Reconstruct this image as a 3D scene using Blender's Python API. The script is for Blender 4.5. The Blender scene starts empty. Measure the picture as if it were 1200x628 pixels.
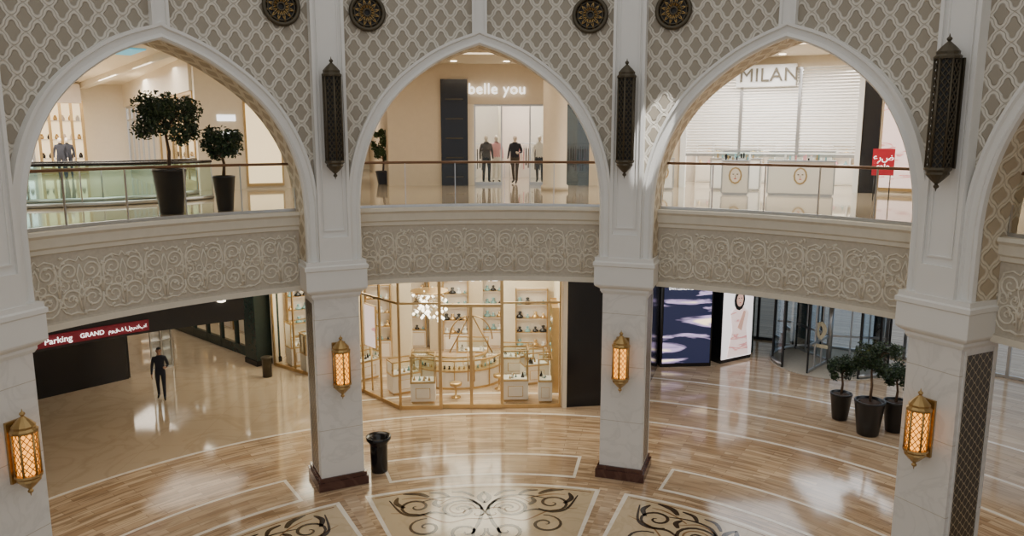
import bpy, math, random
from mathutils import Vector, Matrix
random.seed(7)
D2R=math.pi/180
CX,CY=-0.19,10.0
ZU=6.92      # upper floor
ZL=5.0       # lower ceiling
ZC=11.3      # upper ceiling
COLS=[-117.0,-71.4,-26.4,19.0,63.6,108.2]
BAYS=[(COLS[i]+COLS[i+1])/2 for i in range(5)]
HALF=[(COLS[i+1]-COLS[i])/2 for i in range(5)]
DROP=[-.25,-.25,0,-.12,-.12]
def P(th,r,z):
    a=th*D2R
    return (CX+r*math.sin(a),CY+r*math.cos(a),z)

# ---------------------------------------------------------------- materials
class NT:
    def __init__(s,name):
        s.m=bpy.data.materials.new(name); s.m.use_nodes=True
        s.t=s.m.node_tree; s.n=s.t.nodes; s.b=s.n['Principled BSDF']; s.out=s.n['Material Output']
    def new(s,t,**k):
        n=s.n.new(t)
        for a,v in k.items(): setattr(n,a,v)
        return n
    def lk(s,a,b): s.t.links.new(a,b)
    def M(s,op,a,b=None,c=None):
        n=s.new('ShaderNodeMath',operation=op)
        for i,x in enumerate((a,b,c)):
            if x is None: continue
            if isinstance(x,(int,float)): n.inputs[i].default_value=x
            else: s.lk(x,n.inputs[i])
        return n.outputs[0]
    def mix(s,f,a,b):
        n=s.new('ShaderNodeMix',data_type='RGBA')
        for i,x in ((0,f),(6,a),(7,b)):
            if isinstance(x,(int,float)): n.inputs[i].default_value=x
            elif isinstance(x,tuple): n.inputs[i].default_value=(x+(1,))[:4]
            else: s.lk(x,n.inputs[i])
        return n.outputs[2]
    def rng(s,v,a,b,c=0,d=1):
        n=s.new('ShaderNodeMapRange'); s.lk(v,n.inputs[0])
        for i,x in enumerate((a,b,c,d)): n.inputs[i+1].default_value=x
        return n.outputs[0]
    def noise(s,vec,scale,det=3,dist=0):
        n=s.new('ShaderNodeTexNoise'); n.inputs['Scale'].default_value=scale; n.inputs['Detail'].default_value=det
        n.inputs['Distortion'].default_value=dist
        if vec is not None: s.lk(vec,n.inputs['Vector'])
        return n.outputs['Fac']
    def bump(s,h,st=.5,d=.02):
        n=s.new('ShaderNodeBump'); n.inputs['Strength'].default_value=st; n.inputs['Distance'].default_value=d
        s.lk(h,n.inputs['Height']); s.lk(n.outputs[0],s.b.inputs['Normal'])
def plain(name,col,rough=.5,metal=0,em=None,es=0,var=.08,scale=6):
    t=NT(name); g=t.new('ShaderNodeNewGeometry')
    f=t.noise(g.outputs['Position'],scale)
    c2=tuple(min(1,c*(1+var*1.5)) for c in col); c1=tuple(c*(1-var*1.5) for c in col)
    t.lk(t.mix(f,c1,c2),t.b.inputs['Base Color'])
    t.b.inputs['Roughness'].default_value=rough; t.b.inputs['Metallic'].default_value=metal
    if em:
        t.b.inputs['Emission Color'].default_value=em+(1,); t.b.inputs['Emission Strength'].default_value=es
    return t.m
def lattice(name,a,b,light,dark,c=.03,w0=.28,w1=.5,metal=0,rough=.6,inner=True,bd=.03):
    t=NT(name); uv=t.new('ShaderNodeUVMap'); sp=t.new('ShaderNodeSeparateXYZ'); t.lk(uv.outputs[0],sp.inputs[0])
    x,z=sp.outputs[0],sp.outputs[1]
    zz=t.M('ADD',z,t.M('MULTIPLY',t.M('SINE',t.M('MULTIPLY',z,4*math.pi/b)),c))
    F=t.M('ADD',t.M('COSINE',t.M('MULTIPLY',x,2*math.pi/a)),t.M('COSINE',t.M('MULTIPLY',zz,2*math.pi/b)))
    A=t.M('ABSOLUTE',F)
    k=t.rng(A,w0,w1)
    if inner:
        k0=t.rng(A,.0,.14,.55,0)   # groove along the middle of each rib
        k=t.M('MAXIMUM',k,k0)
    col=t.mix(k,light,dark)
    nz=t.noise(uv.outputs[0],1.3,4)
    col=t.mix(t.M('MULTIPLY',nz,.2),col,tuple(q*.65 for q in light))
    t.lk(col,t.b.inputs['Base Color']); t.b.inputs['Roughness'].default_value=rough; t.b.inputs['Metallic'].default_value=metal
    t.bump(t.M('SUBTRACT',1,k),.8,bd)
    return t.m
def planks(name,c1,c2,mort,bw,rh,rough=.2,ms=.006,var=.75):
    t=NT(name); uv=t.new('ShaderNodeUVMap')
    def brick(ca,cb,bw,rh,off):
        br=t.new('ShaderNodeTexBrick'); t.lk(uv.outputs[0],br.inputs['Vector'])
        br.inputs['Color1'].default_value=ca+(1,); br.inputs['Color2'].default_value=cb+(1,); br.inputs['Mortar'].default_value=mort+(1,)
        br.inputs['Scale'].default_value=1; br.inputs['Brick Width'].default_value=bw; br.inputs['Row Height'].default_value=rh
        br.inputs['Mortar Size'].default_value=ms; br.offset=off; return br.outputs['Color']
    base=brick(c1,c2,bw,rh,.37)
    mp=t.new('ShaderNodeMapping'); mp.inputs['Scale'].default_value=(.8,7,1); t.lk(uv.outputs[0],mp.inputs[0])
    nz=t.noise(mp.outputs[0],1.3,4,.5)
    nb=t.noise(uv.outputs[0],.4,3)
    c=t.mix(t.rng(nz,.48,.58,0,var),base,tuple(q*.55 for q in c2))
    c=t.mix(t.rng(nb,.35,.7,0,.2),c,tuple(min(1,q*1.1) for q in c1))
    t.lk(c,t.b.inputs['Base Color']); t.b.inputs['Roughness'].default_value=rough
    t.b.inputs['Specular IOR Level'].default_value=.5
    return t.m
def marble(name,col,vein,rough=.25,scale=.9,amt=.35,tile=None):
    t=NT(name); g=t.new('ShaderNodeNewGeometry'); pos=g.outputs['Position']
    n=t.noise(pos,scale,8,1.6)
    v=t.rng(t.M('ABSOLUTE',t.M('SUBTRACT',n,.5)),0,.06,amt,0)
    c=t.mix(v,col,vein)
    c=t.mix(t.rng(t.noise(pos,scale*.4,2),.3,.7,0,.3),c,tuple(q*.85 for q in col))
    if tile:
        sp=t.new('ShaderNodeSeparateXYZ'); t.lk(pos,sp.inputs[0])
        ks=[]
        for i in (0,1):
            fr=t.M('FRACT',t.M('DIVIDE',t.M('ADD',sp.outputs[i],200),tile)); ks.append(t.M('LESS_THAN',fr,.012))
        c=t.mix(t.M('MULTIPLY',t.M('MAXIMUM',ks[0],ks[1]),.45),c,vein)
    t.lk(c,t.b.inputs['Base Color']); t.b.inputs['Roughness'].default_value=rough
    return t.m
def glass(name,tint=(.93,.97,.96),refl=1.45):
    t=NT(name); t.n.remove(t.b)
    tr=t.new('ShaderNodeBsdfTransparent'); tr.inputs[0].default_value=tint+(1,)
    gl=t.new('ShaderNodeBsdfGlossy'); gl.inputs['Roughness'].default_value=.03
    fr=t.new('ShaderNodeFresnel'); fr.inputs[0].default_value=refl
    mx=t.new('ShaderNodeMixShader'); t.lk(fr.outputs[0],mx.inputs[0]); t.lk(tr.outputs[0],mx.inputs[1]); t.lk(gl.outputs[0],mx.inputs[2])
    t.lk(mx.outputs[0],t.out.inputs[0]); return t.m
def streaks(name,base,c1,c2,scale,es,a=.52,rot=(0,.7,.3),sc=(.5,.5,2.2)):
    t=NT(name); g=t.new('ShaderNodeTexCoord')
    mp=t.new('ShaderNodeMapping'); mp.inputs['Rotation'].default_value=rot; mp.inputs['Scale'].default_value=sc; t.lk(g.outputs['Object'],mp.inputs[0])
    n=t.noise(mp.outputs[0],scale,4,1.2)
    c=t.mix(t.rng(n,a,a+.06),base,c1); c=t.mix(t.rng(n,a+.09,a+.13),c,c2)
    t.lk(c,t.b.inputs['Base Color']); t.lk(c,t.b.inputs['Emission Color']); t.b.inputs['Emission Strength'].default_value=es
    t.b.inputs['Roughness'].default_value=.2
    return t.m

M_white=plain('plaster_white',(.80,.795,.765),.55,var=.02,scale=2)
M_back=plain('plaster_back',(.66,.60,.50),.7)
M_lat=lattice('lattice_stone',.46,.50,(.72,.675,.585),(.34,.30,.235),w0=.60,w1=.82)
M_latin=lattice('lattice_intrados',.55,.55,(.76,.68,.53),(.48,.39,.27),w0=.6,w1=.9)
M_mos=lattice('mosaic_panel',.20,.20,(.46,.37,.23),(.035,.028,.022),c=.01,w0=.16,w1=.3,rough=.3,bd=.003,inner=False)
M_col=marble('column_marble',(.80,.785,.75),(.50,.49,.46),.3,1.2,.25)
M_plinth=marble('plinth_marble',(.075,.03,.022),(.2,.1,.07),.15)
M_frieze=plain('frieze_stone',(.51,.46,.375),.75,var=.12,scale=14)
M_carve=plain('frieze_carving',(.71,.66,.55),.65,var=.05)
M_plank=planks('marble_planks',(.68,.52,.35),(.36,.235,.135),(.24,.16,.10),1.05,.17,rough=.11,var=.65)
M_plank2=planks('marble_planks_outer',(.62,.48,.33),(.41,.285,.18),(.34,.25,.17),.9,.22,rough=.10,var=.5)
M_band=marble('floor_band',(.90,.85,.76),(.6,.5,.4),.12)
M_cream=marble('floor_cream',(.52,.42,.30),(.34,.26,.17),.07,.5,.35,1.2)
M_rug=marble('floor_inlay_cream',(.60,.49,.33),(.40,.30,.18),.11,1.0,.35)
M_inlay=plain('floor_inlay_dark',(.045,.03,.02),.15)
M_inlay2=plain('floor_inlay_brown',(.26,.15,.07),.15)
M_upfl=marble('floor_upper_marble',(.50,.41,.30),(.34,.26,.17),.05,.6,.3,.9)
M_ceil=plain('ceiling_paint',(.80,.72,.57),.8,var=.02)
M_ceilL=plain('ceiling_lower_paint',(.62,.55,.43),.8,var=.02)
M_glass=glass('clear_glass',refl=1.3); M_gglass=glass('green_glass',(.66,.82,.78),1.5); M_dglass=glass('dark_glass',(.30,.36,.40),1.6)
M_sglass=glass('shop_glass',(.78,.82,.80),1.4)
M_bglass=glass('blue_glass',(.76,.86,.95),1.5)
M_bronze=plain('bronze_rail',(.20,.11,.06),.3,.6)
M_brass=plain('brass',(.46,.31,.13),.35,.9)
M_dbrass=plain('dark_brass',(.09,.075,.05),.45,.6)
M_aged=plain('aged_bronze',(.20,.16,.10),.5,.5)
M_gold=plain('gold_frame',(.60,.42,.20),.28,.85)
M_amber=plain('amber_glow',(.8,.4,.08),.4,em=(1.0,.40,.05),es=2.2,var=.15)
M_black=plain('black_gloss',(.012,.012,.014),.2)
M_blackm=plain('black_matte',(.02,.02,.02),.6)
M_steel=plain('steel',(.55,.56,.57),.3,.9)
M_beige=plain('beige_wall',(.66,.56,.42),.6,var=.03)
M_cwall=plain('cream_wall',(.76,.68,.54),.6,var=.03)
M_pinkw=plain('shop_white',(.82,.75,.68),.6,var=.02)
M_glow=plain('warm_light_panel',(1,.95,.85),.5,em=(1,.86,.66),es=5)
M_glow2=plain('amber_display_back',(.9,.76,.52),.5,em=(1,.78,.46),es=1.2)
M_cool=plain('cool_lit_look',(.9,.95,1),.5,em=(.94,.97,1),es=1.9)  # emission put into far shop surfaces so they look brightly lit
M_sign=plain('white_sign_light',(1,1,1),.5,em=(1,.97,.92),es=2.0)
M_red=plain('red_sign',(.42,.015,.03),.5,em=(.8,.03,.06),es=.22)
M_dred=plain('dark_red_sign',(.16,.01,.02),.5,em=(.5,.02,.05),es=.10)
M_pot=plain('planter_black',(.012,.012,.014),.3)
M_soil=plain('soil',(.05,.03,.02),.9)
M_bark=plain('bark',(.12,.075,.045),.8,scale=20)
M_leaf=plain('leaf',(.022,.045,.018),.5,var=.5,scale=9)
M_leaf2=plain('leaf_light',(.045,.085,.03),.5,var=.4,scale=9)
M_navy=plain('navy_cloth',(.018,.02,.03),.8)
M_coat=plain('brown_coat',(.07,.055,.045),.8)
M_skin=plain('skin',(.36,.20,.13),.5)
M_printskin=plain('poster_skin_print',(.70,.42,.32),.4,em=(.80,.48,.38),es=.5)
M_mann=plain('mannequin_shell',(.70,.60,.50),.4)
M_hair=plain('hair',(.012,.009,.008),.7)
M_teal=plain('teal_goods',(.22,.40,.42),.5)
M_pink=plain('pink_goods',(.75,.36,.38),.5)
M_blue=plain('ceiling_cove_blue',(.1,.4,.5),.5,em=(.06,.42,.60),es=.8)
M_dgreen=plain('dark_green_stone',(.03,.05,.045),.25)
M_yel=plain('cream_vinyl',(.72,.64,.44),.4)
M_scr=streaks('screen_streaks',(.010,.012,.03),(.34,.26,.42),(1.0,.78,.48),1.1,2.0,.525,(0,.75,.3),(.30,.30,1.9))
M_fig=streaks('poster_photo',(.80,.62,.58),(.55,.24,.24),(.95,.60,.52),1.6,1.0,.56)
M_postbg=plain('poster_backlit',(.88,.82,.82),.4,em=(1,.92,.93),es=1.0)
M_shut=plain('shutter_metal',(.84,.83,.79),.45,.0,var=.02)

# ---------------------------------------------------------------- mesh builder
class MB:
    def __init__(s): s.v=[];s.f=[];s.mi=[];s.uv=[];s.ms=[];s.sm=[]
    def m(s,mat):
        if mat not in s.ms: s.ms.append(mat)
        return s.ms.index(mat)
    def face(s,pts,mat,uv=None,sm=False):
        i=len(s.v); s.v+= [tuple(p) for p in pts]; s.idx(list(range(i,i+len(pts))),mat,uv,sm)
    def idx(s,ids,mat,uv=None,sm=False):
        s.f.append(ids); s.mi.append(s.m(mat)); s.uv.append(uv or [(0,0)]*len(ids)); s.sm.append(sm)
    def box(s,c,sz,mat,rz=0,rx=0):
        R=Matrix.Rotation(rz,3,'Z')@Matrix.Rotation(rx,3,'X'); c=Vector(c); i=len(s.v)
        for x in(-.5,.5):
            for y in(-.5,.5):
                for z in(-.5,.5): s.v.append(tuple(c+R@Vector((x*sz[0],y*sz[1],z*sz[2]))))
        w=max(sz[0],sz[1]); h=sz[2]
        for q in((0,1,3,2),(4,6,7,5),(0,4,5,1),(2,3,7,6),(0,2,6,4),(1,5,7,3)):
            u=[(0,0),(0,h),(w,h),(w,0)] if q in((0,1,3,2),(2,3,7,6)) else [(0,0),(w,0),(w,h),(0,h)]
            s.idx([i+k for k in q],mat,u)
    def pbox(s,t0,t1,r0,r1,z0,z1,mat,n=None,matf=None):
        n=n or max(1,int(abs(t1-t0)/3)+1)
        for k in range(n):
            a=t0+(t1-t0)*k/n; b=t0+(t1-t0)*(k+1)/n
            sa,sb=a*D2R*r0,b*D2R*r0
            uv=[(sa,z0),(sb,z0),(sb,z1),(sa,z1)]
            s.face([P(a,r0,z0),P(b,r0,z0),P(b,r0,z1),P(a,r0,z1)],matf or mat,uv)
            s.face([P(a,r1,z0),P(a,r1,z1),P(b,r1,z1),P(b,r1,z0)],mat,[uv[0],uv[3],uv[2],uv[1]])
            s.face([P(a,r0,z1),P(b,r0,z1),P(b,r1,z1),P(a,r1,z1)],mat)
            s.face([P(a,r0,z0),P(a,r1,z0),P(b,r1,z0),P(b,r0,z0)],mat)
        for a in(t0,t1): s.face([P(a,r0,z0),P(a,r1,z0),P(a,r1,z1),P(a,r0,z1)],mat,[(r0,z0),(r1,z0),(r1,z1),(r0,z1)])
    def tube(s,pts,r,mat,n=6,sm=True,cap=True):
        pts=[Vector(p) for p in pts]; rr=r if isinstance(r,(list,tuple)) else [r]*len(pts)
        base=len(s.v); prev=None
        for k,p in enumerate(pts):
            d=(pts[min(k+1,len(pts)-1)]-pts[max(k-1,0)])
            if d.length<1e-9: d=Vector((0,0,1))
            d.normalize()
            if prev is None:
                a=Vector((0,0,1)) if abs(d.z)<.9 else Vector((1,0,0))
            else: a=prev
            x=(a-d*a.dot(d)); 
            if x.length<1e-6: x=d.orthogonal()
            x.normalize(); prev=x; y=d.cross(x)
            for j in range(n):
                t=2*math.pi*j/n; s.v.append(tuple(p+(x*math.cos(t)+y*math.sin(t))*rr[k]))
        for k in range(len(pts)-1):
            for j in range(n):
                s.idx([base+k*n+j,base+k*n+(j+1)%n,base+(k+1)*n+(j+1)%n,base+(k+1)*n+j],mat,None,sm)
        if cap:
            s.idx([base+j for j in range(n)][::-1],mat); s.idx([base+(len(pts)-1)*n+j for j in range(n)],mat)
    def lathe(s,prof,c,mat,n=16,rot=0,sm=True,mats=None):
        base=len(s.v)
        for r,z in prof:
            for j in range(n):
                t=2*math.pi*j/n+rot; s.v.append((c[0]+max(r,.0005)*math.cos(t),c[1]+max(r,.0005)*math.sin(t),c[2]+z))
        for k in range(len(prof)-1):
            for j in range(n):
                s.idx([base+k*n+j,base+k*n+(j+1)%n,base+(k+1)*n+(j+1)%n,base+(k+1)*n+j],mats[k] if mats else mat,None,sm)
        s.idx([base+(len(prof)-1)*n+j for j in range(n)],mat); s.idx([base+j for j in range(n)][::-1],mat)
    def obj(s,name,parent=None):
        me=bpy.data.meshes.new(name); me.from_pydata(s.v,[],s.f)
        for m in s.ms: me.materials.append(m)
        ul=me.uv_layers.new(name='UVMap'); k=0
        for i,p in enumerate(me.polygons):
            p.material_index=s.mi[i]; p.use_smooth=s.sm[i]
            for q in s.uv[i]: ul.data[k].uv=q; k+=1
        me.update()
        o=bpy.data.objects.new(name,me); bpy.context.collection.objects.link(o)
        if parent: o.parent=parent
        return o
def empty(name,loc=(0,0,0),rz=0,sc=1):
    o=bpy.data.objects.new(name,None); bpy.context.collection.objects.link(o); o.location=loc; o.rotation_euler=(0,0,rz); o.scale=(sc,sc,sc); o.empty_display_size=.2
    return o
def text(name,body,loc,rz,size,mat,ext=.03,parent=None,align='CENTER',sp=1.0):
    c=bpy.data.curves.new(name,'FONT'); c.body=body; c.size=size; c.extrude=ext; c.align_x=align; c.align_y='CENTER'; c.space_character=sp
    c.materials.append(mat); o=bpy.data.objects.new(name,c); bpy.context.collection.objects.link(o)
    o.location=loc; o.rotation_euler=(math.pi/2,0,rz)
    if parent: o.parent=parent
    return o
def area(name,loc,power,size,col=(1,.9,.77),rot=(0,0,0),sy=None):
    l=bpy.data.lights.new(name,'AREA'); l.energy=power; l.size=size; l.color=col
    if sy: l.shape='RECTANGLE'; l.size_y=sy
    o=bpy.data.objects.new(name,l); bpy.context.collection.objects.link(o); o.location=loc; o.rotation_euler=rot; return o
def annulus(name,z,matf,segs,step=2,up=True):
    b=MB()
    for t0,t1,rs in segs:
        n=int((t1-t0)/step)
        for k in range(n):
            a=t0+(t1-t0)*k/n; c=t0+(t1-t0)*(k+1)/n
            for i in range(len(rs)-1):
                p,q=rs[i],rs[i+1]; ps=[P(a,p,z),P(c,p,z),P(c,q,z),P(a,q,z)]
                uv=[(a*D2R*11,p),(c*D2R*11,p),(c*D2R*11,q),(a*D2R*11,q)]
                if p==0: ps=[ps[0],ps[2],ps[3]]; uv=[uv[0],uv[2],uv[3]]
                if up: ps=ps[::-1]; uv=uv[::-1]
                b.face(ps,matf((a+c)/2,(p+q)/2),uv)
    return b.obj(name)

# ---------------------------------------------------------------- floors / ceilings
def fm(th,r):
    if 13.3<r<13.47: return M_band
    if r<13.4: return M_plank
    if th<-20: return M_cream
    if 15.3<r<15.42 or 17.8<r<17.92: return M_band
    if th>5 and abs((th-14)%18)<.5: return M_band
    return M_plank2
annulus('floor',0,fm,[(-180,180,[0,2,4.8,8,13.33,13.45,15.3,15.42,17.8,17.92,20,26,60])],step=1)
annulus('floor_upper',ZU,lambda a,r:M_upfl,[(-118,118,[9.9,14,20,25.6]),(-118,20,[25.6,45])])
annulus('ceiling_lower',ZL,lambda a,r:M_ceilL,[(-118,118,[9.9,14,20,25.6]),(-118,20,[25.6,45])],up=False)
annulus('ceiling_upper',ZC,lambda a,r:M_ceil,[(-118,118,[10.0,14,20,25.6]),(-118,20,[25.6,45])],up=False)

# ---------------------------------------------------------------- arcade
def catmull(pts,n=6):
    out=[]
    for i in range(len(pts)-1):
        p0=pts[max(i-1,0)];p1=pts[i];p2=pts[i+1];p3=pts[min(i+2,len(pts)-1)]
        for k in range(n):
            t=k/n
            out.append(tuple(.5*((2*p1[j])+(-p0[j]+p2[j])*t+(2*p0[j]-5*p1[j]+4*p2[j]-p3[j])*t*t+(-p0[j]+3*p1[j]-3*p2[j]+p3[j])*t**3) for j in (0,1)))
    out.append(pts[-1]); return out
RF,RB=9.2,10.1
half0=catmull([(2.92,7.1),(2.84,7.85),(2.60,8.65),(2.2,9.38),(1.70,9.93),(1.05,10.42),(.5,10.70),(0,10.88)],5)
ZT=13.6
w=D2R*RF
def S(bay,s,r,z): return P(bay+s/w,r,z)
HAS=[]
bw=MB()
for B,hf,dr in zip(BAYS,HALF,DROP):
    hb=hf*w; HS=hb-.66; HAS.append(HS/w)
    k1=HS/2.92
    half=[(s*k1,7.1+(z-7.1)*(3.78+dr)/3.78) for s,z in half0]; za=half[-1][1]
    path=[(-s,z) for s,z in half][:-1]+[(0,za)]+half[::-1][1:]
    full=[(-HS,5.75),(-HS,6.4)]+path+[(HS,6.4),(HS,5.75)]
    for i in range(len(path)-1):
        (s0,z0),(s1,z1)=path[i],path[i+1]
        bw.face([S(B,s0,RF,z0),S(B,s1,RF,z1),S(B,s1,RF,ZT),S(B,s0,RF,ZT)],M_lat,[(s0,z0),(s1,z1),(s1,ZT),(s0,ZT)])
        bw.face([S(B,s0,RB,z0),S(B,s0,RB,ZT),S(B,s1,RB,ZT),S(B,s1,RB,z1)],M_back)
    L=0
    for i in range(len(full)-1):
        (s0,z0),(s1,z1)=full[i],full[i+1]; d=math.hypot(s1-s0,z1-z0)
        bw.face([S(B,s0,RF,z0),S(B,s0,RB,z0),S(B,s1,RB,z1),S(B,s1,RF,z1)],M_latin,[(L,0),(L,.9),(L+d,.9),(L+d,0)]); L+=d
    for sg in(-1,1):
        for q in range(2):
            a=HS+(hb-HS)*q/2; c=HS+(hb-HS)*(q+1)/2
            for R_,mt in((RF,M_lat),(RB,M_back)):
                bw.face([S(B,sg*a,R_,5.75),S(B,sg*c,R_,5.75),S(B,sg*c,R_,ZT),S(B,sg*a,R_,ZT)],mt,[(sg*a,5.75),(sg*c,5.75),(sg*c,ZT),(sg*a,ZT)])
    sec=[(0,9.22),(0,9.09),(.04,9.05),(.09,9.09),(.11,9.11),(.22,9.11),(.24,9.05),(.30,9.05),(.30,9.21)]
    nrm=[]
    for i,(s,z) in enumerate(full):
        a=full[max(i-1,0)];c=full[min(i+1,len(full)-1)]
        d=Vector((c[0]-a[0],c[1]-a[1])); d.normalize(); nrm.append(Vector((-d.y,d.x)))
    base=len(bw.v)
    for i,(s,z) in enumerate(full):
        k=1.12 if abs(s)<1e-6 else 1
        for o,r in sec: bw.v.append(S(B,s+nrm[i].x*o,r,z+nrm[i].y*o*k))
    ns=len(sec)
    for i in range(len(full)-1):
        for j in range(ns-1):
            bw.idx([base+i*ns+j,base+(i+1)*ns+j,base+(i+1)*ns+j+1,base+i*ns+j+1],M_white)
    zt=za+.24
    bw.pbox(B-.17/w,B+.17/w,9.10,9.21,zt,ZT,M_white,2)
    for sg in(-1,1): bw.pbox(B+sg*.15/w-.03/w,B+sg*.15/w+.03/w,9.05,9.12,zt,ZT,M_white,1)
for c in COLS:
    bw.pbox(c-.39/w,c+.39/w,9.03,9.24,5.75,ZT,M_white,3)
    for sg in(-1,1): bw.pbox(c+(sg*.355-.035)/w,c+(sg*.355+.035)/w,8.97,9.05,5.75,ZT,M_white,1)
    bw.pbox(c-.32/w,c+.32/w,8.97,9.05,5.75,6.35,M_white,3)
    for sg in(-1,1):
        for o in(.24,): bw.pbox(c+(sg*o-.015)/w,c+(sg*o+.015)/w,9.0,9.05,6.5,ZT,M_white,1)
    bw.pbox(c-.24/w,c+.24/w,9.0,9.05,6.5,6.53,M_white,2)
bw.pbox(COLS[0],COLS[-1],RF,RB,ZT,ZT+.3,M_white,60)
bw.obj('wall_arcade')

# round grilles
for c in COLS[2:4]:
    for sg in(-1,1):
        th=c+sg*.98/w; e=empty('round_wall_grille',P(th,9.18,11.54),-th*D2R)
        b=MB(); R=.38
        def ring(R,r,z=-.03): b.tube([(R*math.cos(t*math.pi/16),z,R*math.sin(t*math.pi/16)) for t in range(33)],r,M_dbrass,6,cap=False)
        ring(R,.05,-.05); ring(R*.78,.02); ring(R*.5,.02); ring(R*.22,.025)
        n=24; b.face([(R*math.cos(2*math.pi*t/n),-.005,R*math.sin(2*math.pi*t/n)) for t in range(n)],M_blackm)
        for k in range(12):
            t=k*math.pi/6
            for dd in(-.35,.35):
                b.tube([(R*.22*math.cos(t),-.03,R*.22*math.sin(t)),(R*.6*math.cos(t+dd*.5),-.03,R*.6*math.sin(t+dd*.5)),(R*math.cos(t+dd),-.03,R*math.sin(t+dd))],.015,M_brass,4)
        b.obj('grille_disc',e)

# columns
for c in COLS:
    e=empty('marble_column',P(c,9.66,0),-c*D2R)
    b=MB()
    b.box((0,0,.11),(1.26,1.26,.22),M_plinth); b.box((0,0,.27),(1.18,1.18,.10),M_plinth)
    b.obj('plinth',e)
    b=MB(); b.box((0,0,2.6),(1.08,1.08,4.6),M_col)
    for z in(1.55,3.0,4.35): b.box((0,0,z),(1.084,1.084,.012),M_frieze)
    for sx in(-1,1):
        b.box((sx*.545,0,2.55),(.012,.78,4.35),M_mos)
        for y in(-.42,.42): b.box((sx*.548,y,2.6),(.03,.05,4.4),M_col)
    b.obj('shaft',e)
    b=MB(); i0=[(1.12,4.86),(1.20,4.93),(1.20,4.98),(1.42,5.06),(1.46,5.10),(1.46,5.55),(1.52,5.58),(1.52,5.66),(1.44,5.69),(1.44,5.78)]
    b.lathe([(q/math.sqrt(2),z) for q,z in i0],(0,0,0),M_white,4,math.pi/4,False)
    b.obj('capital',e)

# ---------------------------------------------------------------- lanterns
def lantern(name,th,r,zc,H,W,nseg,glow,body):
    e=empty(name,P(th,r,zc),-th*D2R)
    hb_=H*body/2; tot=H/2; b=MB(); R=W/2; mt=M_brass if glow else M_dbrass
    rot=math.pi/nseg
    t=tot-hb_
    up=[(R*1.12,hb_-.02),(R*1.15,hb_+.02),(R*.95,hb_+.06),(R*.98,hb_+t*.25),(R*.62,hb_+t*.45),(R*.30,hb_+t*.6),(R*.12,hb_+t*.68),(R*.24,hb_+t*.76),(R*.22,hb_+t*.82),(R*.07,hb_+t*.88),(.004,tot)]
    b.lathe(up,(0,0,0),mt,nseg*2,rot,False)
    b.lathe([(q,-z) for q,z in up][::-1],(0,0,0),mt,nseg*2,rot,False)
    b.lathe([(R*.84,-hb_),(R*.84,hb_)],(0,0,0),M_amber if glow else M_blackm,nseg,rot,False)
    for j in range(nseg):
        a0=2*math.pi*j/nseg+rot; a1=2*math.pi*(j+1)/nseg+rot
        p0=Vector((R*math.cos(a0),R*math.sin(a0),0)); p1=Vector((R*math.cos(a1),R*math.sin(a1),0))
        b.tube([p0+Vector((0,0,-hb_)),p0+Vector((0,0,hb_))],.022,mt,5)
        ncell=2; cz=(p1-p0).length/ncell; nz=max(3,int(2*hb_/(cz*1.3)))
        for i in range(nz):
            za=-hb_+2*hb_*i/nz; zb=-hb_+2*hb_*(i+1)/nz
            for k in range(ncell):
                q0=p0.lerp(p1,k/ncell)*.97; q1=p0.lerp(p1,(k+1)/ncell)*.97; qm=(q0+q1)/2
                zm=(za+zb)/2
                rr=.009 if glow else .015
                b.tube([qm+Vector((0,0,za)),q0+Vector((0,0,zm)),qm+Vector((0,0,zb))],rr,mt,4,cap=False)
                b.tube([qm+Vector((0,0,za)),q1+Vector((0,0,zm)),qm+Vector((0,0,zb))],rr,mt,4,cap=False)
    b.obj('lantern_body',e)
    b=MB(); b.box((0,W*.42,0),(W*.5,W*.5,H*.55),mt); b.box((0,W*.6,0),(W*.8,.05,H*.7),mt); b.obj('wall_bracket',e)
for c in COLS[1:5]:
    lantern('wall_sconce_lantern',c,8.85,3.2,1.62,.40,6,True,.50)
for c in COLS[2:5]:
    lantern('wall_lantern_dark',c,8.74,9.1,2.75,.40,6,False,.70)

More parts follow.
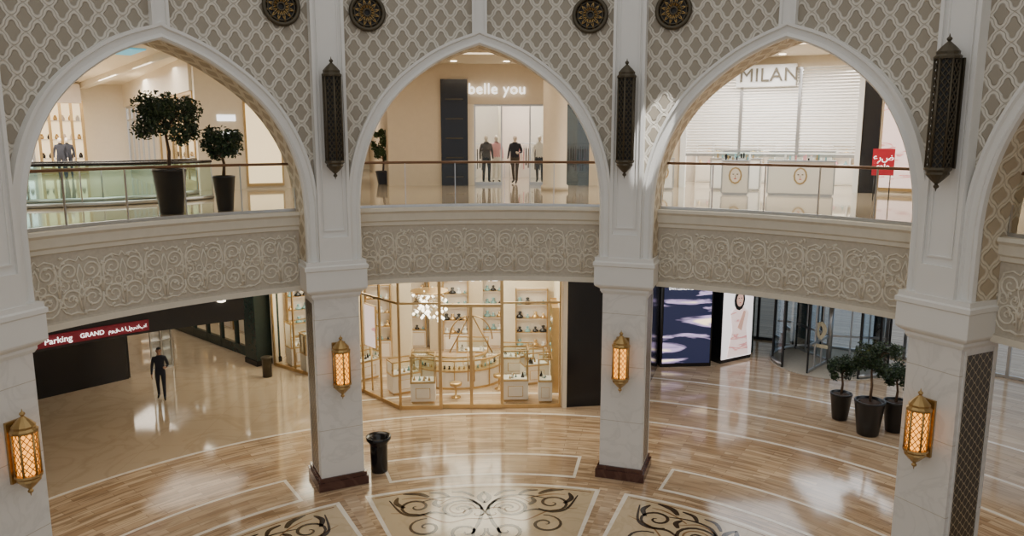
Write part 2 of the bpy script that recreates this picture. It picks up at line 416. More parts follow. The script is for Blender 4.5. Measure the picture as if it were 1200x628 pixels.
# ---------------------------------------------------------------- balcony fascia with carving
prof=[(9.95,6.93),(9.60,6.93),(9.58,6.86),(9.64,6.80),(9.66,6.62),(9.71,6.58),(9.71,6.50),(9.75,6.48),(9.75,5.16),(9.69,5.13),(9.69,5.0),(10.0,5.0)]
def spiral(cx,cz,R,turn,ph,dr,n=26):
    out=[]
    for i in range(n+1):
        t=i/n; rr=R*(1-t)**.8+.015; a=ph+dr*turn*2*math.pi*t
        out.append((cx+rr*math.cos(a),cz+rr*math.sin(a)))
    return out
for B,HA in zip(BAYS,HAS):
    e=empty('balcony_fascia'); b=MB(); n=16
    for k in range(n):
        a=B-HA+2*HA*k/n; c=B-HA+2*HA*(k+1)/n
        for i in range(len(prof)-1):
            (r0,z0),(r1,z1)=prof[i],prof[i+1]
            b.face([P(a,r0,z0),P(a,r1,z1),P(c,r1,z1),P(c,r0,z0)],M_carve if i<7 or i>8 else M_frieze)
    b.obj('fascia_band',e)
    b=MB()
    def FS(s,z,r=9.745): return P(B+s/9.75/D2R,r,z)
    U=.88; nU=7; x0=-U*nU/2
    def tb(pts,w_=.026):
        m=len(pts); b.tube([FS(s,z) for s,z in pts],[w_*(1-.35*i/m) for i in range(m)],M_carve,5)
    for k in range(nU):
        cx=x0+U*(k+.5)
        for sg in(-1,1):
            f=lambda pts:[(cx+sg*(x),z) for x,z in pts]
            tb(f(spiral(.22,5.52,.20,1.7,math.pi,-1)))
            tb(f(spiral(.22,6.08,.18,1.6,-math.pi/2,1)))
            tb(f(spiral(.34,5.80,.12,1.3,0,1)),.02)
            tb(f(spiral(.10,5.80,.10,1.2,math.pi,1)),.02)
            tb(f([(0,5.22),(.12,5.26),(.25,5.24),(.36,5.30),(.43,5.42),(.44,5.6)]),.024)
            tb(f([(.44,5.6),(.40,5.85),(.42,6.1),(.36,6.28),(.2,6.34),(.06,6.28),(0,6.38)]),.024)
            tb(f([(.02,5.3),(.06,5.6),(.02,5.8),(.07,6.0),(0,6.22)]),.024)
            for q in range(12):
                lx=.04+.4*random.random(); lz=5.25+1.12*random.random(); an=random.random()*6.28
                tb(f([(lx,lz),(lx+.05*math.cos(an),lz+.05*math.sin(an)),(lx+.085*math.cos(an+.5),lz+.085*math.sin(an+.5))]),.03)
    b.obj('carved_scrolls',e)
    # balustrade
    e=empty('glass_balustrade'); b=MB(); RR=9.86
    nP=5; A=HA-.15
    b.tube([P(B-A+2*A*i/24,RR,8.06) for i in range(25)],.032,M_bronze,8)
    b.pbox(B-A,B+A,RR-.03,RR+.03,6.93,7.0,M_steel,16)
    for i in range(nP+1):
        th=B-A+2*A*i/nP
        b.box(P(th,RR,7.48),(.02,.05,1.12),M_steel,-th*D2R)
    for i in range(nP):
        t0=B-A+2*A*i/nP+.15; t1=B-A+2*A*(i+1)/nP-.15
        for j in range(3):
            ta=t0+(t1-t0)*j/3; tb_=t0+(t1-t0)*(j+1)/3
            b.face([P(ta,RR,6.99),P(tb_,RR,6.99),P(tb_,RR,8.0),P(ta,RR,8.0)],M_glass)
    b.obj('balustrade_panels',e)

# ---------------------------------------------------------------- floor inlays
def sector(b,t0,t1,r0,r1,z,mat,n=12):
    for k in range(n):
        a=t0+(t1-t0)*k/n;c=t0+(t1-t0)*(k+1)/n
        b.face([P(a,r1,z),P(a,r0,z),P(c,r0,z),P(c,r1,z)],mat,[(a*D2R*9,r1),(a*D2R*9,r0),(c*D2R*9,r0),(c*D2R*9,r1)])
def ribbon(b,pts,w_,org,rz,mat,z):
    pts=[Vector(p) for p in pts]; n=len(pts); L=[];Rr=[]
    ca,sa=math.cos(rz),math.sin(rz)
    for i,p in enumerate(pts):
        d=pts[min(i+1,n-1)]-pts[max(i-1,0)]
        if d.length<1e-9: d=Vector((1,0))
        d.normalize(); nn=Vector((-d.y,d.x)); t=i/(n-1)
        ww=w_*(.25+.75*math.sin(math.pi*min(1,t*.85+.12)))/2
        for q,l in((p+nn*ww,L),(p-nn*ww,Rr)): l.append((org[0]+q.x*ca-q.y*sa,org[1]+q.x*sa+q.y*ca,z))
    for i in range(n-1): b.face([L[i],Rr[i],Rr[i+1],L[i+1]],mat)
for B in BAYS:
    e=empty('floor_medallion'); b=MB()
    sector(b,B-20.4,B+20.4,4.9,8.35,.004,M_band); sector(b,B-19.6,B+19.6,5.03,8.24,.006,M_rug)
    sector(b,B-19.1,B+19.1,8.12,8.16,.008,M_inlay2); sector(b,B-19.1,B+19.1,5.15,5.19,.008,M_inlay2)
    org=P(B,6.7,0); rz=-B*D2R
    for sg in(-1,1):
        f=lambda pts:[(sg*x,y) for x,y in pts]
        R=lambda pts,w_,m=M_inlay,z=.009: ribbon(b,f(pts),w_,org,rz,m,z)
        R(spiral(.58,.30,.5,1.6,math.pi,-1),.09)
        R(spiral(1.62,.50,.42,1.5,math.pi*1.2,1),.08)
        R(spiral(.45,-.75,.42,1.5,math.pi*.9,1),.09)
        R(spiral(1.35,-.5,.4,1.4,math.pi*.5,-1),.08)
        R(catmull([(0,-1.3),(.3,-.9),(.15,-.3),(.08,.35),(.45,.90),(1.0,.95),(1.5,.75)],6),.09)
        R(catmull([(.9,.1),(1.2,.2),(1.6,.05),(1.95,.2),(2.3,.85)],6),.09)
        R(catmull([(0,.6),(.12,.9),(.0,1.2)],6),.13)
        R(catmull([(.25,.95),(.5,1.2),(.8,1.22)],5),.10)
        R(catmull([(.85,.98),(1.05,1.18),(1.35,1.2)],5),.11); R(catmull([(1.35,.98),(1.6,1.15),(2.0,1.18)],5),.15)
        R(catmull([(1.9,.45),(2.12,.7),(2.1,1.0)],5),.13); R(catmull([(1.05,.45),(1.2,.62),(1.15,.82)],5),.13)
        R(spiral(.58,.30,.36,1.2,math.pi,-1),.05,M_inlay2); R(spiral(.2,.1,.3,1.0,0,1),.05,M_inlay2)
        R(catmull([(.0,-.2),(.4,-.15),(.9,-.3),(1.5,0.1),(2.2,.2)],6),.05,M_inlay2)
        R(catmull([(1.0,.75),(1.3,.88),(1.7,.95),(2.0,.9)],6),.05,M_inlay2)
        R(catmull([(.05,.35),(.3,.75),(.75,.88),(1.1,.55)],6),.045,M_inlay2)
    b.obj('inlay_scrolls',e)
    b=MB(); sector(b,B-15.6,B+15.6,8.85,10.25,.004,M_band); sector(b,B-15.1,B+15.1,8.96,10.15,.006,M_plank2)
    b.obj('floor_inlay_panel')
b=MB()
for c in COLS: sector(b,c-1.1,c+1.1,4.9,8.6,.003,M_plank2,2)
b.obj('floor_inlay_divider')

# ---------------------------------------------------------------- plants
def potted_tree(loc,H,ph,pr,cr,flat=.85,nl=1500,name='potted_tree',sub=True,seed=1,mleaf=None):
    rnd=random.Random(seed); e=empty(name,loc); b=MB()
    b.lathe([(pr*.66,0),(pr*.70,.03),(pr*.97,ph*.93),(pr,ph*.94),(pr,ph),(pr*.9,ph),(pr*.88,ph-.06)],(0,0,0),M_pot,28); b.obj('pot',e)
    b=MB(); b.lathe([(pr*.86,ph-.07),(pr*.5,ph-.04),(.01,ph-.03)],(0,0,0),M_soil,16); b.obj('soil',e)
    b=MB(); cz=H-cr*flat
    b.tube([(0,0,ph-.06),(.03,.01,ph+(cz-ph)*.35),(-.02,0,ph+(cz-ph)*.7),(.01,0,cz)],[.045,.035,.03,.02],M_bark,7)
    blobs=[]
    for k in range(13):
        a=k*2.4; rr=cr*(.40+.45*rnd.random()); zz=cz+cr*flat*(rnd.random()*1.3-.65)
        p=Vector((rr*math.cos(a),rr*math.sin(a),zz)); blobs.append((p,cr*(.24+.16*rnd.random())))
        b.tube([(0,0,min(zz-.1,cz-cr*.3)),(p.x*.5,p.y*.5,zz-.08),tuple(p)],[.018,.012,.006],M_bark,5)
    blobs.append((Vector((0,0,cz+cr*flat*.5)),cr*.42)); blobs.append((Vector((0,0,cz)),cr*.42))
    b.obj('trunk',e)
    b=MB(); ml=mleaf or M_leaf
    for i in range(nl):
        p,r=blobs[i%len(blobs)]
        d=Vector((rnd.gauss(0,1),rnd.gauss(0,1),rnd.gauss(0,1))).normalized()
        q=p+d*r*(.40+.75*rnd.random())
        u=Vector((rnd.gauss(0,1),rnd.gauss(0,1),rnd.gauss(0,1))).normalized(); v=u.orthogonal().normalized(); l=.035+.03*rnd.random(); w_=l*.5
        w3=u.cross(v)*l*.2
        b.face([q-u*l,q+v*w_+w3,q+u*l,q-v*w_+w3],ml if i%4 else M_leaf2)
    b.obj('foliage',e); return e
potted_tree((10.55,21.65,0),2.8,1.05,.43,.68,.75,2600,seed=2)
potted_tree((10.25,22.9,0),2.0,.85,.33,.48,.75,1700,seed=3)
potted_tree((11.45,21.9,0),2.2,.95,.35,.5,.85,1500,seed=4)
potted_tree((-7.98,18.0,ZU),2.75,1.05,.38,.80,.72,3400,seed=5)
potted_tree((-7.00,18.75,ZU),2.0,.85,.27,.48,.8,1900,seed=6)
potted_tree((-4.9,29.4,ZU),2.3,.5,.3,.42,1.9,1600,seed=8,mleaf=M_leaf2)

# trash bin
e=empty('trash_bin',(-3.50,19.1,0)); b=MB()
b.lathe([(.21,0),(.22,.04),(.23,.72),(.25,.80),(.32,.88),(.33,.97),(.31,.98),(.25,.9),(.20,.86),(.19,.6)],(0,0,0),M_black,28); b.obj('bin_body',e)
e=empty('trash_bin',(-9.0,27.2,0)); b=MB(); b.lathe([(.17,0),(.17,.65),(.2,.7),(.2,.75),(.12,.73)],(0,0,0),M_dbrass,20); b.obj('bin_body',e)

# ---------------------------------------------------------------- humans
def human(name,loc,rz,h=1.75,top=M_navy,bot=M_navy,skin=M_skin,pose='stand',hair=True,face=True):
    e=empty(name,loc,rz,h/1.75)
    st=.16 if pose=='walk' else .03
    V=[(0,0,.96),(0,0,1.12),(0,-.01,1.32),(0,0,1.45),(0,-.005,1.54)]; R=[(.15,.11),(.135,.10),(.165,.115),(.075,.06),(.055,.055)]
    E=[(0,1),(1,2),(2,3),(3,4)]
    def chain(st_,pts,rr):
        p=st_
        for q,r in zip(pts,rr):
            V.append(q);R.append(r);E.append((p,len(V)-1));p=len(V)-1
    hands=[]
    for sg in(-1,1):
        f=st*sg
        chain(0,[(sg*.09,0,.88),(sg*.10,-f*.55-.02,.50),(sg*.10,-f+.03,.10),(sg*.115,-f-.10,.045),(sg*.12,-f-.17,.035)],[(.088,.095),(.058,.062),(.042,.045),(.042,.035),(.035,.025)])
        if pose=='walk' and sg==1: pts=[(.175,0,1.40),(.25,.02,1.14),(.20,-.20,1.10),(.17,-.27,1.12)]
        else: pts=[(sg*.175,0,1.40),(sg*.235,.03+f*.3,1.13),(sg*.245,-.04+f*.6,.89),(sg*.245,-.06+f*.6,.81)]
        chain(2,pts,[(.062,.062),(.043,.045),(.029,.029),(.036,.018)])
        hands.append((Vector(pts[2]),Vector(pts[3]),sg))
    me=bpy.data.meshes.new('sk'); me.from_pydata(V,E,[]); o=bpy.data.objects.new('sk',me); bpy.context.collection.objects.link(o)
    md=o.modifiers.new('Skin','SKIN'); md.use_smooth_shade=True
    if not me.skin_vertices:
        bpy.context.view_layer.objects.active=o; bpy.ops.mesh.customdata_skin_add()
    for i,r in enumerate(R): me.skin_vertices[0].data[i].radius=r
    me.skin_vertices[0].data[0].use_root=True
    s=o.modifiers.new('Sub','SUBSURF'); s.levels=2; s.render_levels=2
    dg=bpy.context.evaluated_depsgraph_get(); dg.update()
    m2=bpy.data.meshes.new_from_object(o.evaluated_get(dg)); bpy.data.objects.remove(o)
    m2.materials.clear()
    for q in(top,bot,skin,M_black): m2.materials.append(q)
    for p in m2.polygons:
        c=p.center; k=0
        if c.z<.95 and abs(c.x)<.2: k=1
        if c.z<.09: k=3
        if c.z>1.49: k=2
        for w_,hd,sg in hands:
            if (c-hd).length<.085 and (c-w_).dot(hd-w_)>-.0005: k=2
        p.material_index=k
    body=bpy.data.objects.new('body',m2); bpy.context.collection.objects.link(body); body.parent=e
    b=MB()
    for w_,hd,sg in hands:
        d=(hd-w_).normalized(); sd=Vector((0,1,0)) if abs(d.y)<.7 else Vector((0,0,1)); sd=(sd-d*sd.dot(d)).normalized(); nn=Vector((-sg,0,0))
        for k,L in enumerate((.062,.075,.07,.055)):
            p=hd+sd*(.027-.018*k); b.tube([p-d*.01,p+d*L*.5+nn*.004,p+d*L+nn*.02],[.0095,.009,.006],skin,6)
        p=w_.lerp(hd,.5); b.tube([p-sd*.015,p-sd*.045+d*.025,p-sd*.05+d*.055+nn*.01],[.012,.010,.007],skin,6)
    b.obj('fingers',e)
    b=MB(); n=20; base=len(b.v); rows=14
    for i in range(rows+1):
        ph=math.pi*i/rows; z=math.cos(ph)
        for j in range(n):
            a=2*math.pi*j/n; x=math.sin(ph)*math.cos(a); y=math.sin(ph)*math.sin(a)
            q=.078*(1-.22*max(0,-z)); X=x*q; Y=y*(.095*(1-.10*max(0,-z))); Z=z*.118
            if z<-.5 and y<0: Y-=.008
            b.v.append((X,Y-.012,1.63+Z))
    for i in range(rows):
        for j in range(n): b.idx([base+i*n+j,base+(i+1)*n+j,base+(i+1)*n+(j+1)%n,base+i*n+(j+1)%n],skin,None,True)
    if face:
        b.tube([(0,-.10,1.645),(0,-.122,1.61),(0,-.105,1.60)],[.007,.013,.01],skin,8)
        for sg in(-1,1):
            b.lathe([(.001,-.007),(.010,0),(.001,.007)],(sg*.03,-.098,1.635),M_hair,10)
            b.lathe([(.004,-.03),(.016,0),(.013,.025),(.002,.032)],(sg*.079,0,1.625),skin,8)
        b.tube([(-.022,-.098,1.572),(0,-.104,1.570),(.022,-.098,1.572)],.005,M_pink,6)
    b.obj('head',e)
    if hair:
        b=MB(); base=len(b.v)
        for i in range(8):
            ph=math.pi*.56*i/7
            for j in range(n):
                a=2*math.pi*j/n; y=math.sin(ph)*math.sin(a); lim=ph*(.62 if y<-.3 else 1)
                b.v.append((math.sin(lim)*math.cos(a)*.085,math.sin(lim)*math.sin(a)*.103-.008,1.635+math.cos(lim)*.126))
        for i in range(7):
            for j in range(n): b.idx([base+i*n+j,base+(i+1)*n+j,base+(i+1)*n+(j+1)%n,base+i*n+(j+1)%n],M_hair,None,True)
        b.obj('hair',e)
    return e
human('standing_man',(-11.8,24.8,0),.35,1.78,pose='walk')

# ---------------------------------------------------------------- generic builders
def wall(b,p0,p1,z0,z1,mat,th=.12):
    p0=Vector(p0);p1=Vector(p1);d=p1-p0; c=(p0+p1)/2
    b.box((c.x,c.y,(z0+z1)/2),(d.length,th,z1-z0),mat,math.atan2(d.y,d.x))
def shopfront(b,p0,p1,z0,z1,n,fr=M_gold,gl=M_glass,tr=None,w_=.06,bot=.12):
    p0=Vector(p0);p1=Vector(p1);d=p1-p0; rz=math.atan2(d.y,d.x)
    for i in range(n+1):
        q=p0.lerp(p1,i/n); b.box((q.x,q.y,(z0+z1)/2),(w_,w_,z1-z0),fr,rz)
    for z,h in [(z0+bot/2,bot),(z1-.05,.1)]+([(tr,.06)] if tr else []):
        c=(p0+p1)/2; b.box((c.x,c.y,z),(d.length,w_,h),fr,rz)
    b.face([(p0.x,p0.y,z0),(p1.x,p1.y,z0),(p1.x,p1.y,z1),(p0.x,p0.y,z1)],gl)
def display_case(loc,rz,w_,d,h,seed=0,name='jewellery_display_case',frac=.58):
    rnd=random.Random(seed); e=empty(name,loc,rz); b=MB(); hb_=h*frac
    b.box((0,0,.04),(w_*.9,d*.9,.08),M_gold); b.box((0,0,.08+(hb_-.08)/2),(w_,d,hb_-.08),M_pinkw); b.box((0,0,hb_),(w_+.03,d+.03,.045),M_gold)
    b.box((0,-d/2-.006,hb_*.5),(w_*.6,.012,hb_*.5),M_gold); b.box((0,-d/2-.01,hb_*.5),(w_*.55,.012,hb_*.45),M_pinkw)
    for sx in(-1,1):
        for sy in(-1,1): b.box((sx*(w_/2-.012),sy*(d/2-.012),(h+hb_)/2),(.035,.035,h-hb_),M_gold)
    for sy in(-1,1): b.box((0,sy*(d/2),h),(w_+.03,.04,.04),M_gold)
    for sx in(-1,1): b.box((sx*w_/2,0,h),(.04,d+.03,.04),M_gold)
    b.box((0,0,hb_+.03),(w_*.9,d*.85,.02),M_pinkw)
    for k in range(max(4,int(w_*10))):
        x=(rnd.random()-.5)*w_*.8; y=(rnd.random()-.5)*d*.6; s=.04+.06*rnd.random()
        b.lathe([(s*.7,0),(s*.3,s),(s*.15,s*1.6),(s*.3,s*1.8)],(x,y,hb_+.04),rnd.choice([M_teal,M_gold,M_white,M_black]),8)
    b.obj('case_body',e); b=MB()
    for sy in(-1,1): b.face([(-w_/2,sy*d/2,hb_),(w_/2,sy*d/2,hb_),(w_/2,sy*d/2,h),(-w_/2,sy*d/2,h)],M_glass)
    for sx in(-1,1): b.face([(sx*w_/2,-d/2,hb_),(sx*w_/2,d/2,hb_),(sx*w_/2,d/2,h),(sx*w_/2,-d/2,h)],M_glass)
    b.obj('case_glass',e); return e
def shelving(loc,rz,w_,h,rows=4,cols=3,seed=0,name='wall_display_shelf',frame=M_gold,back=M_pinkw,goods=None,lit=M_glow,per=2):
    rnd=random.Random(seed); e=empty(name,loc,rz); b=MB(); goods=goods or [M_teal,M_white,M_gold,M_teal,M_black]
    b.box((0,.12,h/2),(w_,.04,h),back)
    for i in range(cols+1): b.box((-w_/2+w_*i/cols,0,h/2),(.04,.26,h),frame)
    for i in range(rows+1):
        z=.75+(h-.8)*i/rows; b.box((0,0,z),(w_,.26,.03),frame)
    for i in range(rows):
        z=.76+(h-.8)*i/rows; hh=(h-.8)/rows
        b.box((0,.09,z+hh-.04),(w_*.96,.03,.03),lit)
        n=cols*per
        for k in range(n):
            x=-w_/2+w_*(k+.5)/n; s=hh*(.18+.3*rnd.random())
            b.lathe([(s*.6,0),(s*.5,s*.3),(s*.16,s*.55),(s*.3,s*.9),(s*.1,s)],(x,-.02,z),rnd.choice(goods),8)
    b.box((0,-.02,.36),(w_,.28,.7),back); b.box((0,-.165,.36),(w_*.94,.01,.6),frame); b.box((0,-.172,.36),(w_*.9,.01,.54),back); b.obj('shelf_unit',e); return e

# ---------------------------------------------------------------- lower level: jewellery shop
A=(-3.6,23.72);Bq=(1.55,23.95);Dq=(-5.1,25.4);E1=(-9.15,28.6)
e=empty('gold_shopfront'); b=MB()
def xat(x): return (x,A[1]+(x-A[0])/(Bq[0]-A[0])*(Bq[1]-A[1]))
shopfront(b,A,xat(-2.3),0,4.95,1,tr=3.5); shopfront(b,xat(-.32),Bq,0,4.95,1,tr=3.5)
shopfront(b,Dq,A,0,4.95,2,tr=3.5); shopfront(b,E1,Dq,0,4.95,4,tr=3.5)
c=((-2.3-.32)/2,A[1]+.08)
for x in(-2.3,-1.31,-.32):
    q=xat(x); b.box((q[0],q[1],2.2 if x!=-1.31 else 1.7),(.10,.08,4.4 if x!=-1.31 else 3.4),M_gold)
b.box((c[0],c[1]+.02,3.42),(1.98,.08,.10),M_gold); b.box((c[0],c[1]+.02,4.9),(1.98,.08,.1),M_gold); b.box((c[0],c[1]+.02,.08),(1.98,.06,.14),M_gold)
b.face([xat(-2.3)+(0,),xat(-.32)+(0,),xat(-.32)+(4.9,),xat(-2.3)+(4.9,)],M_glass)
xc=-1.31; q=xat(xc)
for sg in(-1,1):
    b.tube([(xc+sg*(.06+.62*math.cos(t)),q[1]-.08,2.35+.75*math.sin(t)) for t in [math.pi/2*i/10 for i in range(11)]]+[(xc+sg*.68,q[1]-.08,1.9)],.022,M_gold,6)
    b.tube([(xc+sg*.10,q[1]-.09,.95),(xc+sg*.10,q[1]-.09,1.9)],.022,M_gold,6)
b.obj('shopfront_frame',e)
b=MB(); wall(b,(-9.3,31.5),(1.8,31.5),0,ZL,M_cwall); wall(b,(1.66,24.0),(1.66,31.5),0,ZL,M_cwall); wall(b,(-9.2,28.7),(-9.2,31.5),0,ZL,M_cwall)
b.obj('wall_jewellery_shop')
b=MB(); b.box((.6,29.0,2.5),(2.0,.2,5),M_cwall); b.box((-5.3,29.9,2.5),(2.6,.2,5),M_cwall); b.box((-2.3,31.0,2.5),(2.2,.3,5),M_beige); b.obj('wall_partition')
text('shop_sign_letters','ROUND',(-1.2,23.62,4.40),0.04,.5,M_sign)
shelving((.75,28.75,0),0,1.2,3.0,4,1,2,per=4); shelving((-.9,31.3,0),0,1.0,3.0,4,1,1,per=4); shelving((-2.3,30.7,0),0,1.0,3.0,4,1,33,per=4); shelving((-4.1,31.3,0),0,1.0,3.0,4,1,3,per=4); shelving((-5.3,29.65,0),0,1.0,3,4,1,4,per=4); shelving((1.5,26.2,0),-math.pi/2,1.6,3,4,2,9)
shelving((-7.6,31.2,0),0,1.6,3,4,2,5); shelving((-8.6,30.2,0),.5,.9,3,4,1,55,per=3)
for i,(x,y,r,q,h,fc) in enumerate([(-3.75,25.55,.5,1.0,1.15,.6),(-5.4,27.0,.8,1.0,1.15,.6),(.1,24.75,.05,.85,1.75,.42),(.8,26.6,.3,.9,1.15,.6),(-1.5,28.4,0,1.2,1.1,.6),(-7.3,28.0,.65,1.2,1.5,.5),(-8.2,28.75,.65,.9,1.7,.45),(-2.95,24.55,.05,.8,1.6,.45),(-6.2,27.2,.65,.8,1.6,.45),(1.1,24.6,0,.45,1.5,.5),(.2,27.6,0,1.2,1.1,.6)]):
    display_case((x,y,0),r,q,.6,h,seed=i,frac=fc)
# curved counter
e=empty('curved_display_counter',(-2.0,27.0,0)); b=MB()
def arcbox(b,R0,R1,z0,z1,mat,a0=math.pi*.95,a1=math.pi*2.05,n=18):
    for k in range(n):
        a=a0+(a1-a0)*k/n;c=a0+(a1-a0)*(k+1)/n
        q=lambda R,t,z:(R*math.cos(t)*1.25,R*math.sin(t),z)
        b.face([q(R1,a,z0),q(R1,c,z0),q(R1,c,z1),q(R1,a,z1)],mat); b.face([q(R0,a,z0),q(R0,a,z1),q(R0,c,z1),q(R0,c,z0)],mat)
        b.face([q(R0,a,z1),q(R1,a,z1),q(R1,c,z1),q(R0,c,z1)],mat)
    for t in(a0,a1): b.face([(R0*math.cos(t)*1.25,R0*math.sin(t),z0),(R1*math.cos(t)*1.25,R1*math.sin(t),z0),(R1*math.cos(t)*1.25,R1*math.sin(t),z1),(R0*math.cos(t)*1.25,R0*math.sin(t),z1)],mat)
arcbox(b,.85,1.3,0,.62,M_pinkw); arcbox(b,.83,1.33,.62,.68,M_gold); arcbox(b,1.28,1.34,1.0,1.05,M_gold); arcbox(b,.82,.88,1.0,1.05,M_gold); arcbox(b,.84,1.32,0,.07,M_gold)
arcbox(b,.86,1.31,.66,1.0,M_glass)
rn=random.Random(3)
for k in range(26):
    t=math.pi*(.97+1.05*k/26); b.lathe([(.05,0),(.02,.05),(.035,.1)],(1.1*math.cos(t)*1.25,1.1*math.sin(t),.69),rn.choice([M_teal,M_gold,M_white,M_black]),8)
for k in range(9):
    t=math.pi*(.98+1.04*k/8); b.box((1.32*math.cos(t)*1.25,1.32*math.sin(t),.5),(.03,.03,1.04),M_gold,t)
b.obj('counter_body',e)
# chandelier
e=empty('crystal_chandelier',(-2.9,26.4,3.05)); b=MB(); rn=random.Random(5)
b.tube([(0,0,.3),(0,0,1.94)],.015,M_gold)
for k in range(95):
    a=rn.random()*6.28; r=.62*math.sqrt(rn.random()); z=.3-rn.random()*1.0; x,y=r*math.cos(a),r*math.sin(a)
    b.tube([(x,y,z),(x,y,.32)],.004,M_gold,3); b.lathe([(.01,-.06),(.06,0),(.01,.06)],(x,y,z),M_glow if k%3 else M_white,6)
b.lathe([(.66,.3),(.66,.34)],(0,0,0),M_gold,24); b.obj('crystals',e)
e=empty('shop_poster',(-4.85,25.65,2.3),-.85); b=MB(); b.box((0,0,0),(.7,.06,1.5),M_gold); b.box((0,-.04,0),(.64,.02,1.44),M_fig); b.tube([(0,0,-.7),(0,0,-2.3)],.03,M_gold); b.obj('poster_board',e)
for x,y in((-.45,25.8),(-1.9,24.9)):
    e=empty('round_stool',(x,y,0)); b=MB(); b.lathe([(.16,0),(.16,.03),(.03,.05),(.03,.4),(.2,.43),(.21,.52),(.15,.54)],(0,0,0),M_gold,18); b.obj('stool_body',e)

# black watch shop
b=MB(); wall(b,(1.75,23.98),(4.2,24.3),0,ZL,M_black,.1); wall(b,(4.2,24.3),(5.5,28.3),0,ZL,M_black,.1); b.obj('wall_black_shop')
e=empty('shop_pilaster',(1.7,23.9,0)); b=MB(); b.box((0,0,2.5),(.14,.14,5),M_cwall); b.obj('pilaster_body',e)
e=empty('advert_screen_tower'); b=MB()
def screen(b,p0,p1,z0,z1,mat,fr=.07):
    wall(b,p0,p1,0,3.6,M_black,.5); v0=Vector(p0);v1=Vector(p1); d=(v1-v0).normalized(); n=Vector((d.y,-d.x))
    wall(b,v0+d*fr+n*.27,v1-d*fr+n*.27,z0,z1,mat,.03)
screen(b,(5.65,28.6),(7.62,28.75),.15,3.1,M_scr); b.obj('screen_panel',e)
e=empty('advert_poster_tower'); b=MB(); screen(b,(7.95,29.0),(9.4,29.9),.15,3.3,M_postbg,.03)
b.obj('poster_panel',e)
b=MB(); v0=Vector((7.95,29.0));v1=Vector((9.4,29.9));d=(v1-v0).normalized();nn=Vector((d.y,-d.x)); 
def pp2(u,z,k=.292): q=v0.lerp(v1,u)+nn*k; return (q.x,q.y,z)
b.face([pp2(*q) for q in((.18,.2),(.88,.2),(.78,1.3),(.84,1.9),(.62,2.2),(.42,2.2),(.24,1.95),(.32,1.3))],M_fig)
b.face([pp2(.52+.18*math.cos(t),2.45+.42*math.sin(t),.295) for t in [i*.523 for i in range(12)]],M_hair)
b.face([pp2(.53+.11*math.cos(t),2.45+.27*math.sin(t),.30) for t in [i*.523 for i in range(12)]],M_printskin)
b.face([pp2(.66,2.0,.30),pp2(.74,1.95,.30),pp2(.62,1.2,.30),pp2(.48,1.35,.30)],M_printskin)
for u in(.49,.57): b.face([pp2(u-.02,2.5,.303),pp2(u+.02,2.5,.303),pp2(u+.02,2.53,.303),pp2(u-.02,2.53,.303)],M_hair)
b.face([pp2(.50,2.32,.303),pp2(.56,2.32,.303),pp2(.55,2.35,.303),pp2(.51,2.35,.303)],M_red)
b.obj('poster_figure',e)
b=MB(); wall(b,(5.5,28.2),(9.2,28.6),3.6,ZL,M_black,.3); b.obj('trim_black_header')
text('brand_letters','RADO',(6.3,27.95,3.42),.04,.42,M_sign,.02); text('brand_letters_small','SWITZERLAND',(6.3,27.95,3.14),.04,.14,M_sign,.005)
b=MB(); wall(b,(5.6,28.9),(5.8,36),0,ZL,M_blackm,.2); wall(b,(9.7,30.4),(10.0,33.2),0,ZL,M_dgreen,.3); b.obj('wall_entrance_side')

